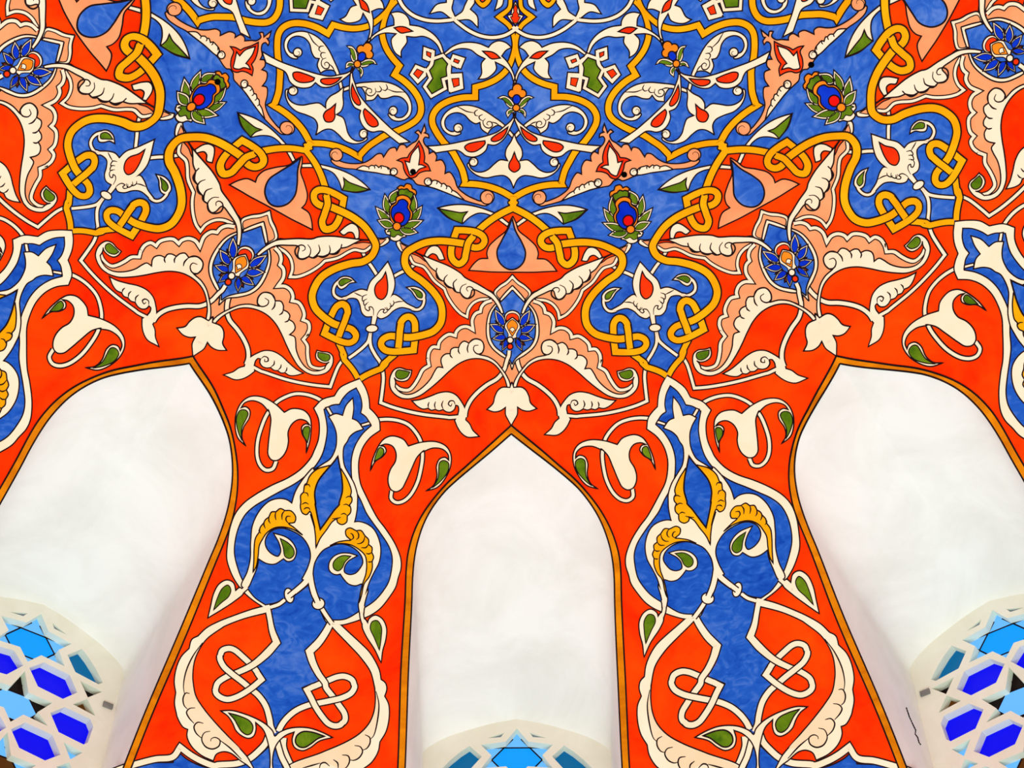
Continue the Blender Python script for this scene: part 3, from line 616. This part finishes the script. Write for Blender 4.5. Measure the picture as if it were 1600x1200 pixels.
m = motif('foot_leaves', 'M')
m.stroke('ring_arc', 'cream', 'e6 740,860 765,950 800,1060 870,1200 900,1300', 5.6, 7.6)
m.poly('blue_ground', 'deep_blue', 'e6 690,900 620,950 520,1040 400,1110 200,1175 0,1190 e5 1250,1200 1100,1180 900,1090 802,1010* 740,1070 722,1130* 450,1140 230,1195 100,1260 400,1330 e6 400,1330 860,1330 800,1150 740,960', 1.6)
m.poly('', 'cream', 'e6 38,484* 180,480 330,520 480,580 600,650 690,740 715,800 760,760 870,710 1000,690 1150,700 1300,750 1435,815* 1270,860 1160,940 1060,980 960,940 930,850 955,748* 850,790 760,870 715,950 690,1050 685,1150 700,1300 645,1300 655,1150 650,1000 620,850 570,720 475,628* 480,720 450,800 390,827 310,800 230,730 190,640 130,550', 8)
m.poly('green_leaf', 'green', 'e6 138,510* 280,550 400,610 442,680 422,760 370,782 300,740 250,660 210,590', 9.4, ink=2)
m.poly('green_leaf', 'green', 'e6 1335,800* 1180,750 1060,745 985,800 973,880 1020,932 1090,937 1170,890 1250,830', 9.4, ink=2.4)
# the mirrored foot of the border on the other side of the panel is the same stroke
m = motif('foot_border', 'S')
m.stroke('', 'cream', 'e6 640,790 600,890 520,980 400,1080 250,1140 0,1160 e5 1250,1170 1100,1120 950,1040 812,938* 720,1060 500,1090 300,1140 100,1200 -60,1260', 2.2, 8.6)
# ------------------------------------------------------------------ building
COL = sc.collection
def mesh_obj(name, pieces, parent=None, mode=1, k=0, flip=None):
    """pieces: (plan verts, faces, material, layer) -> one mesh on the dome"""
    vs, fs, ms, mats = [], [], [], []
    n = 0
    for V, F, mat, L in pieces:
        P = by_hand(place(V, mode, k))
        vs.append(on_dome(P, 0.0015 + 0.00045 * L))
        if mat not in mats: mats.append(mat)
        mi = mats.index(mat)
        for f in F: fs.append(tuple(i + n for i in f)); ms.append(mi)
        n += len(V)
    vs = np.vstack(vs)
    me = bpy.data.meshes.new(name); me.from_pydata([tuple(v) for v in vs], [], fs)
    for q in mats: me.materials.append(MATS[q])
    me.polygons.foreach_set('material_index', ms)
    me.update()
    # every painted face looks down into the hall
    flipf = [p.index for p in me.polygons if p.normal.z > 0]
    if flipf:
        s_ = set(flipf); fs = [tuple(reversed(f)) if i in s_ else f for i, f in enumerate(fs)]
        me.clear_geometry(); me.from_pydata([tuple(v) for v in vs], [], fs)
        me.polygons.foreach_set('material_index', ms)
    me.polygons.foreach_set('use_smooth', [True] * len(me.polygons)); me.update()
    o = bpy.data.objects.new(name, me); COL.objects.link(o)
    if parent: o.parent = parent
    return o
def plain_mesh(name, V, F, mats, mi=None, parent=None, smooth_=False):
    me = bpy.data.meshes.new(name); me.from_pydata([tuple(map(float, v)) for v in V], [], F)
    for q in mats: me.materials.append(MATS[q])
    if mi is not None: me.polygons.foreach_set('material_index', mi)
    me.polygons.foreach_set('use_smooth', [smooth_] * len(F)); me.update()
    o = bpy.data.objects.new(name, me); COL.objects.link(o)
    if parent: o.parent = parent
    return o

# window openings (left half, tip to sill), read from the middle window
INNER = 'h 797,152 740,200 660,267 560,350 460,437 380,512 300,617 245,722 205,850 188,950 178,1080 175,1200 p 638.5,1050 633.5,1200 622,1400 612,1620'
OUTER = 'h 797,98 700,183 600,272 500,365 400,455 310,557 240,657 185,772 150,900 139,1000 132,1200 p 626.5,1050 622,1200 610,1400 599,1620'
def half_plan(s):
    p, c = read(s); path, _ = smooth(p, c, False, 4.0)
    P = plan(path); P[:, 0] -= P[0, 0] * np.clip(1 - (np.arange(len(P)) / 30.0), 0, 1)
    return P
IN_H, OUT_H = half_plan(INNER), half_plan(OUTER)
BAYS = (-2, -1, 0, 1, 2)
def opening(k):
    L_ = by_hand(place(IN_H, 1, k)); R_ = by_hand(place(IN_H, -1, k))
    return L_, R_
# the plastered dome
def dome():
    holes = []
    for k in BAYS:
        L_, R_ = opening(k); holes.append(np.vstack([L_, R_[:0:-1]]))
    pts = []
    g = 0.022
    ring = 2.0
    nr_ = 220
    outer = np.array([(ring * math.sin(a), ring * math.cos(a)) for a in np.linspace(0, 2 * math.pi, nr_, endpoint=False)])
    xs = np.arange(-ring, ring, g)
    G = np.array([(x, y) for x in xs for y in xs])
    r = np.hypot(G[:, 0], G[:, 1]); a = np.abs(np.arctan2(G[:, 0], G[:, 1]))
    keep = (r < ring - .012)
    coarse = ((np.round(G[:, 0] / g).astype(int) % 3 == 0) & (np.round(G[:, 1] / g).astype(int) % 3 == 0))
    keep &= (a < 2.6 * SEC) | coarse
    G = G[keep]
    allh = np.vstack(holes)
    ok = np.ones(len(G), bool)
    for i in range(0, len(G), 2000):
        d = np.hypot(G[i:i + 2000, None, 0] - allh[None, :, 0], G[i:i + 2000, None, 1] - allh[None, :, 1]).min(1)
        ok[i:i + 2000] = d > 0.006
    G = G[ok]
    inh = np.zeros(len(G), bool)
    for h in holes: inh |= inside(h, G)
    G = G[~inh]
    V = [outer]; E = [(i, (i + 1) % nr_) for i in range(nr_)]; n = nr_
    for h in holes:
        V.append(h); E += [(n + i, n + (i + 1) % len(h)) for i in range(len(h))]; n += len(h)
    V = np.vstack(V + [G])
    rr = delaunay_2d_cdt([tuple(v) for v in V], E, [], 0, 1e-6)
    W = np.array([(v[0], v[1]) for v in rr[0]]); T = np.array([f for f in rr[2]])
    c = W[T].mean(1); bad = np.hypot(c[:, 0], c[:, 1]) > ring
    for h in holes: bad |= inside(h, c)
    T = T[~bad]
    Z = on_dome(W, 0.0)
    e1 = Z[T[:, 1]] - Z[T[:, 0]]; e2 = Z[T[:, 2]] - Z[T[:, 0]]
    up = np.cross(e1, e2)[:, 2] > 0
    T[up] = T[up][:, ::-1]
    o = plain_mesh('ceiling', Z, [tuple(int(i) for i in t) for t in T], ['red'], smooth_=True)
    o['kind'] = 'structure'; o['category'] = 'ceiling'
    o['label'] = 'painted dome ceiling in orange red with blue, cream and gold floral ornament'
    return o
ceiling = dome()

# every motif on its bays
def prepare(m):
    """motif -> list of (part, [plan pieces])"""
    out = []
    for part, pcs, half in m.shapes:
        q = []
        for V, F, mat, L in pcs:
            P = plan(V)
            if half is not None:
                ax = plan(np.array(half))
                y0, y1 = ax[0, 1], ax[1, 1]; t = np.clip((P[:, 1] - y0) / (y1 - y0 if abs(y1 - y0) > 1e-9 else 1e-9), 0, 1)
                P[:, 0] -= ax[0, 0] * (1 - t) + ax[1, 0] * t
            q.append((P, F, mat, L))
        out.append((part, q))
    return out
def slots(kind):
    if kind == 'W': return [(1, k) for k in BAYS]
    if kind == 'M': return [(1, 0), (1, -1), (-1, 0), (-1, 1), (1, -2), (-1, 2)]
    return [(s, k) for k in BAYS for s in (1, -1)]
# blue ground polygons, closed along the bay axes
def blue_pieces():
    p, c = read(BLUE_EDGE); path, _ = smooth(p, c, False, 4.0)
    P = plan(path)
    P[:, 0] -= P[0, 0] * np.clip(1 - np.arange(len(P)) / 20.0, 0, 1)
    a = -SEC / 2
    tip = np.hypot(*P[-1]); P[-1] = (tip * math.sin(a), tip * math.cos(a))
    mid = [(r * math.sin(a), r * math.cos(a)) for r in np.linspace(tip, 0.12, 40)[1:]]
    win = [(0, r) for r in np.linspace(0.12, P[0, 1], 30)[:-1]]
    poly = np.vstack([P, mid, win])
    V, F = fill(poly * 700, 14.0)
    return [(V / 700, F, 'blue', 0.6)]
def visible(P):
    """is any of it inside the photograph (with some margin for a step aside)"""
    X = on_dome(P, 0) / S - np.array([CX, CY, 0])
    c, s = math.cos(YAW), math.sin(YAW)
    x = c * X[:, 0] + s * X[:, 1]; y = -s * X[:, 0] + c * X[:, 1]; z = X[:, 2]
    f = y * math.cos(PITCH) + z * math.sin(PITCH); u = -y * math.sin(PITCH) + z * math.cos(PITCH)
    px = 800 + x / f * FOC; py = 600 - u / f * FOC
    return bool(((f > 0) & (px > -260) & (px < 1860) & (py > -200) & (py < 1400)).any())
SAYS = dict(blue_field='blue painted ground around the crown of the dome', gold_band='gold interlaced band edging the blue ground',
            star_medallion='blue medallion with a flower and four pink winged arms', blue_drop='blue drop in a pink mantle',
            peacock_flower='green leaved flower with a blue and red eye', teardrop_palmette='cream palmette with a red teardrop',
            pink_palmette='pink scalloped palmette with a red edged tulip', calla_lily='cream two petalled lily with green buds',
            blue_panel='cream bordered blue panel with a golden plumed palmette', knotted_panel='blue panel with cream interlaced knots',
            cusped_frame='gold cusped outline of a blue panel', green_cross='green cross with four red squared corners',
            spotted_wing='cream wing with two red spots', curled_wing='cream scalloped wing with a curled tip', half_leaf='leaf half cream, half green',
            crescent_arm='cream scalloped crescent around a red ground', fleuron='cream fleuron with a red drop', tulip='cream tulip with a red eye',
            small_flower='small orange flower with green leaves and a blue bead')
for m in MOTIFS:
    prep = [('', blue_pieces())] if m.name == 'blue_field' else prepare(m)
    if not any(p == '' for p, _ in prep): prep[0] = ('', prep[0][1])
    for mode, k in slots(m.kind):
        bodyp = [x for p, q in prep for x in q if p == '']
        if m.kind == 'W':
            bodyp = []
            for (p, q), sh in zip(prep, m.shapes):
                if p == '':
                    bodyp += q
                    if sh[2] is not None or m.name == 'star_medallion' or sh[0] in ('curl', 'edging'): bodyp += [(V * np.array([-1, 1]), F, mt, L) for V, F, mt, L in q]
        if not visible(place(bodyp[0][0], mode, k)): continue
        body = mesh_obj(m.name, bodyp, ceiling, mode, k)
        if m.name in SAYS: body['label'] = SAYS[m.name]
        for (p, q), sh in zip(prep, m.shapes):
            if p == '' or m.name == 'blue_field': continue
            whole = m.kind == 'W' and sh[2] is None and abs(plan(sh[1][0][0]).mean(0)[0]) < 0.012
            if m.kind == 'W' and sh[2] is not None:       # left half + right half = one part
                mesh_obj(p, q + [(V * np.array([-1, 1]), F, mt, L) for V, F, mt, L in q], body, mode, k)
            elif m.kind == 'W' and not whole and m.name in ('star_medallion', 'fleuron'):
                mesh_obj(p, q, body, mode, k)
                mesh_obj(p, [(V * np.array([-1, 1]), F, mt, L) for V, F, mt, L in q], body, mode, k)
            else:
                mesh_obj(p, q, body, mode, k)

# gilded borders round the openings
def border(k):
    n = 150
    def res(P):
        t = np.concatenate([[0], np.cumsum(np.hypot(*np.diff(P, axis=0).T))]); u = np.linspace(0, t[-1], n)
        return np.stack([np.interp(u, t, P[:, 0]), np.interp(u, t, P[:, 1])], 1)
    a, b = res(IN_H), res(OUT_H)
    pcs = []
    for sx in (1, -1):
        A = a * np.array([sx, 1]); B = b * np.array([sx, 1])
        V = np.vstack([A, B]); F = [(i, i + 1, n + i + 1, n + i) for i in range(n - 1)]
        pcs.append((V, F, 'ochre', 8))
        for Q in (A, B):
            R, G = ribbon(Q, 0.0030, False)
            pcs.append((R, G, 'line', 9))
    o = mesh_obj('arch_border', pcs, ceiling, 1, k)
    return o
for k in BAYS:
    border(k)

# ------------------------------------------------------------------ niches and stained glass
RG = 1.62                         # distance of the glass from the dome's axis
def on_glass(px, k):
    d = rays(px); a = k * SEC
    n = np.array([math.sin(a), math.cos(a), 0]); t = np.array([math.cos(a), -math.sin(a), 0])
    o = np.array([CX, CY, 0]); s = (RG - o @ n) / (d @ n)
    X = o + d * s[:, None]
    return np.stack([X @ t, X[:, 2]], 1)
def gl(s):
    p, c = read(s); return on_glass(p, -1), c
AX = float(on_glass(np.array([read('L 430,395')[0][0]]), -1)[0, 0])     # axis of the left grille
def off(k): return AX if k < 0 else (-AX if k > 0 else 0.0)
def lift(k): return 0.0 if k else -0.064
def flat(s, sm=False):
    p, c = read(s)
    if sm: p, _ = smooth(p, c, True, 4.0)
    P = on_glass(p, -1); P[:, 0] -= AX
    return P
def half_to_full(P):           # axis point first and last
    P = P.copy(); P[0, 0] = 0; P[-1, 0] = 0
    return np.vstack([P, (P * np.array([-1, 1]))[-2:0:-1]])
STAR1 = half_to_full(flat('L 430,395 505,575 745,705 610,770 675,940 430,825 270,885'))
STAR2 = half_to_full(flat('M 240,182 297,415 547,520 393,617 502,765 245,643 70,703'))
PITCHZ = STAR1[0, 1] - STAR2[0, 1]
HEXA = flat('L 305,955 460,900 725,1030 M 806,412 655,480 395,350')
HEXB = flat('M 525,625 675,565 940,690 972,770 915,935 870,955 610,825')
HEXC = flat('M 115,795 265,725 545,855 632,1060 470,1122 200,990')
TEAL = flat('L 703,820 855,760 925,850 1000,970 1072,1110 1025,1127 785,1000')
TRI1 = flat('M 835,290 1065,405 915,465'); TRI2 = flat('M 760,535 910,480 995,660'); TRI3 = flat('M 663,930 862,1037 733,1110'); TRI4 = flat('M 583,1187 720,1140 790,1290')
SLIV = flat('L 546,490 698,612 566,548')
dn = np.array([0, -PITCHZ])
mir = np.array([-1, 1])
hol = []
for P, mat in ((STAR1, 'star_pale'), (STAR2, 'star_dark'), (STAR2 + dn, 'star_brown')): hol.append((P, mat))
for P, mat in ((HEXA, 'cobalt_glass'), (HEXB, 'cobalt_glass'), (HEXC, 'cobalt_glass'), (TEAL, 'teal_glass'), (TRI1, 'dark_glass'), (TRI2, 'brown_glass'),
               (TRI3, 'pale_glass'), (TRI4, 'pale_glass'), (SLIV, 'grey_glass'), (HEXC + dn, 'cobalt_glass'), (HEXB + dn, 'teal_glass')):
    hol.append((P, mat)); hol.append((P * mir, mat))
_p, _c = read('g 1093,690 850,733 560,812 380,872 230,945 120,1030')
EDGE_TOP = on_glass(_p, 0) * mir + np.array([0, 0.064]); EDGE_TOP[:, 0] += EDGE_TOP[0, 0] * -1
EDGE_H = np.vstack([EDGE_TOP, flat('M 1240,400 1200,600 1130,900 1060,1190 1000,1420 930,1760')])
EDGE_H = np.vstack([EDGE_H, EDGE_H[-1] + np.array([-0.004, -0.3])])
EDGE_H[0, 0] = 0
_e, _ = smooth(EDGE_H * 800, [False] * len(EDGE_H), False, 4.0); EDGE_H = _e / 800
EDGE_H[0, 0] = 0
def glass3(P, k, dep=0.0):
    a = k * SEC
    x = P[:, 0] + off(k); z = P[:, 1] + lift(k); r = RG + dep
    return np.stack([r * math.sin(a) + x * math.cos(a), r * math.cos(a) - x * math.sin(a), z], 1) * S
def ccw(P):
    a = np.sum(P[:, 0] * np.roll(P[:, 1], -1) - np.roll(P[:, 0], -1) * P[:, 1])
    return P if a > 0 else P[::-1]
def window(k, idx, words):
    # reveal: a plastered vault from the dome's opening to the grille
    L_, R_ = opening(k)
    rev = []
    def resamp(P, n):
        t = np.concatenate([[0], np.cumsum(np.hypot(*np.diff(P, axis=0).T[:2]))]); u = np.linspace(0, t[-1], n)
        return np.stack([np.interp(u, t, P[:, j]) for j in range(P.shape[1])], 1)
    n = 70
    A3L = on_dome(L_, -0.001); A3R = on_dome(R_, -0.001)
    def res3(P):
        t = np.concatenate([[0], np.cumsum(np.sqrt((np.diff(P, axis=0) ** 2).sum(1)))]); u = np.linspace(0, t[-1], n)
        return np.stack([np.interp(u, t, P[:, j]) for j in range(3)], 1)
    A = np.vstack([res3(A3L)[::-1], res3(A3R)[1:]])
    gL = glass3(EDGE_H * mir, k); gR = glass3(EDGE_H, k)
    B = np.vstack([res3(gL)[::-1], res3(gR)[1:]])
    rings = [0, .25, .5, .75, .9, .97, 1.0]
    V = np.vstack([A * (1 - t) + B * t for t in rings]); N = len(A)
    F = []
    for i in range(len(rings) - 1):
        for j in range(N - 1):
            F.append((i * N + j, i * N + j + 1, (i + 1) * N + j + 1, (i + 1) * N + j))
    win = plain_mesh('window_%d' % idx, V, F, ['white_plaster'], smooth_=True)
    se = win.data.attributes.new('sharp_edge', 'BOOLEAN', 'EDGE')
    for e in win.data.edges:                                  # the ridge of the pointed vault, dying out towards the glass
        if all(v % N == N // 2 and v // N < 4 for v in e.vertices): se.data[e.index].value = True
    win['kind'] = 'structure'; win['category'] = 'window'
    win['label'] = 'white plastered arched window niche ' + words
    # grille
    outline = np.vstack([EDGE_H, (EDGE_H * mir)[:0:-1]])
    outline = ccw(outline)
    polys = [ccw(P) for P, _ in hol]
    polys = [P for P in polys if inside(outline, P).all()]
    mats_ = [mt for P, mt in hol if inside(outline, ccw(P)).all()]
    V2 = [outline]; E = [(i, (i + 1) % len(outline)) for i in range(len(outline))]; c0 = len(outline)
    for P in polys:
        V2.append(P); E += [(c0 + i, c0 + (i + 1) % len(P)) for i in range(len(P))]; c0 += len(P)
    V2 = np.vstack(V2) * 700
    r = delaunay_2d_cdt([tuple(v) for v in V2], E, [], 0, 1e-5)
    W = np.array([(v[0], v[1]) for v in r[0]]) / 700; T = [tuple(f) for f in r[2]]
    c = np.array([W[list(t)].mean(0) for t in T]); ok = inside(outline, c)
    for P in polys: ok &= ~inside(P, c)
    T = [t[::-1] if np.cross(W[t[1]] - W[t[0]], W[t[2]] - W[t[0]]) < 0 else t for t, q in zip(T, ok) if q]
    DEP = 0.020
    Vg = [glass3(W, k)]; Fg = list(T); n0 = len(W)
    for P in polys:
        m_ = len(P); Vg += [glass3(P, k), glass3(P, k, DEP)]
        Fg += [(n0 + (i + 1) % m_, n0 + i, n0 + m_ + i, n0 + m_ + (i + 1) % m_)[::-1] for i in range(m_)]; n0 += 2 * m_
    panel = plain_mesh('stained_glass_panel', np.vstack(Vg), Fg, ['grille_plaster'])
    PANELS[k] = panel
    if abs(k) > 1:                                            # the next bays, outside the photograph
        panel.name = 'grille'; panel.parent = win
    else:
        panel['category'] = 'stained glass'; panel['group'] = 'stained glass grilles in the window niches'
        panel['label'] = 'pierced plaster grille with stars of blue glass ' + words
    lead = ([], [])
    by = {}
    def pane(P, mat, dep):
        by.setdefault(mat, []).append((P, dep))
    def grow(P, f): cc = P.mean(0); return cc + (P - cc) * f
    for P, mt in zip(polys, mats_):
        if mt.startswith('star'):
            core = {'star_pale': 'sky_glass', 'star_dark': 'pale_glass', 'star_brown': 'brown_glass'}[mt]
            corner = {'star_pale': 'pale_glass', 'star_dark': 'dark_glass', 'star_brown': 'pale_glass'}[mt]
            pane(grow(P, 1.02), corner, DEP)
            cc = P.mean(0); hx = (P[:, 0].max() - P[:, 0].min()) / 2; hz = (P[:, 1].max() - P[:, 1].min()) / 2
            hexa = np.array([(cc[0] + x * hx, cc[1] + z * hz) for x, z in ((-.36, .5), (.36, .5), (.70, 0), (.36, -.5), (-.36, -.5), (-.70, 0))])
            pane(hexa, core, DEP - 0.0008)
            # lead lines follow the two crossed triangles of the star
            for q in range(6):
                a_, b_ = hexa[q], hexa[(q + 1) % 6]; d_ = (b_ - a_); d_ = d_ / np.hypot(*d_)
                e0 = a_ - d_ * 0.028; e1 = b_ + d_ * 0.028; nn_ = np.array([-d_[1], d_[0]]) * 0.0016
                lead[0].append(np.array([e0 + nn_, e1 + nn_, e1 - nn_, e0 - nn_]))
        else:
            pane(grow(P, 1.03), mt, 0.004 if mt == 'grey_glass' else DEP)
    for mt, lst in by.items():
        for P, d_ in lst:
            P = ccw(P); V, F = fill(P * 700, 400.0)
            V = V / 700
            F = [t[::-1] if np.cross(V[t[1]] - V[t[0]], V[t[2]] - V[t[0]]) < 0 else t for t in F]
            plain_mesh(mt.replace('_glass', '') + '_pane', glass3(V, k, d_), F, [mt], parent=panel)  # also makes the blind recess slivers, which hold no glass
    for i in range(0, len(lead[0]), 6):
        V3 = np.vstack([glass3(P, k, DEP - 0.0014) for P in lead[0][i:i + 6]])
        plain_mesh('lead_lines', V3, [tuple(4 * i_ + j for j in (0, 3, 2, 1)) for i_ in range(len(V3) // 4)], ['line'], parent=panel)
def clip(px, k):
    P = on_glass(np.array([px]), k)[0]
    a = k * SEC; hw, hh = .010, .0055
    V = [];
    for r_ in (RG - .004, RG + .002):
        for x, z in ((-hw, -hh), (hw, -hh), (hw, hh), (-hw, hh)):
            V.append((np.array([r_ * math.sin(a) + (P[0] + x) * math.cos(a), r_ * math.cos(a) - (P[0] + x) * math.sin(a), P[1] + z])) * S)
    F = [(0, 1, 2, 3), (4, 7, 6, 5), (0, 4, 5, 1), (1, 5, 6, 2), (2, 6, 7, 3), (3, 7, 4, 0)]
    plain_mesh('metal_clip', V, F, ['clip_metal'], parent=PANELS[k])
PANELS = {}
window(0, 1, 'in the middle of the picture')
window(-1, 2, 'at the left edge of the picture')
window(1, 3, 'at the right edge of the picture')

clip((168, 1103), -1); clip((1446, 1083), 1)

window(-2, 4, 'beyond the left edge of the picture')
window(2, 5, 'beyond the right edge of the picture')
def crack(px, win):
    from mathutils.bvhtree import BVHTree
    from mathutils import Vector
    me = win.data
    t = BVHTree.FromPolygons([v.co for v in me.vertices], [tuple(p.vertices) for p in me.polygons])
    path, _ = smooth(np.array(px, float), [True] * len(px), False, 2.0)
    R, Q = ribbon(path, 1.6 * (0.4 + np.abs(np.sin(np.arange(len(path)) * 1.7))), False)
    o = Vector((CX * S, CY * S, 0)); V = []
    for d in rays(R):
        hit = t.ray_cast(o, Vector(d).normalized())[0]
        if hit is None: return
        V.append(hit - Vector(d).normalized() * 0.004)
    plain_mesh('plaster_crack', V, Q, ['line'], parent=win)
crack([(1416, 1105), (1421, 1120), (1427, 1133), (1431, 1141), (1430, 1147), (1434, 1152), (1436, 1160), (1439, 1164)], bpy.data.objects['window_3'])

# iron-dark anchor holes for the lamp chains
def hole(px, words, r=0.0125):
    c = plan([px])[0]
    t = np.linspace(0, 2 * math.pi, 20, endpoint=False)
    rad = np.hypot(*c); sl = math.sqrt(1 + fdz(rad) ** 2); a = math.atan2(c[0], c[1])
    def ring(f):
        u = f * r * np.cos(t); v = f * r * np.sin(t) / sl
        return np.stack([c[0] + u * math.cos(a) + v * math.sin(a), c[1] - u * math.sin(a) + v * math.cos(a)], 1)
    rim, lip, cen = on_dome(ring(1.0), .0085), on_dome(ring(.8), .012), on_dome(c[None], .0075)
    V = np.vstack([rim, lip, cen]); n = len(t)
    F = [(i, (i + 1) % n, n + (i + 1) % n, n + i) for i in range(n)] + [(n + i, n + (i + 1) % n, 2 * n) for i in range(n)]
    o = plain_mesh('anchor_hole', V, F, ['hole'])
    o['category'] = 'hole'; o['group'] = 'black anchor holes in the dome'; o['label'] = 'small black anchor hole ' + words
hole((645, 268), 'in the white heart of the pink palmette left of centre', .0055)
hole((975.6, 272.5), 'at the foot of the pink palmette right of centre', .0055)
hole((339.5, 127.5), 'in the crest of the peacock-eye flower at upper left', .0055)
hole((1268, 100.7), 'beside the red tulip of the pink palmette at upper right', .0055)
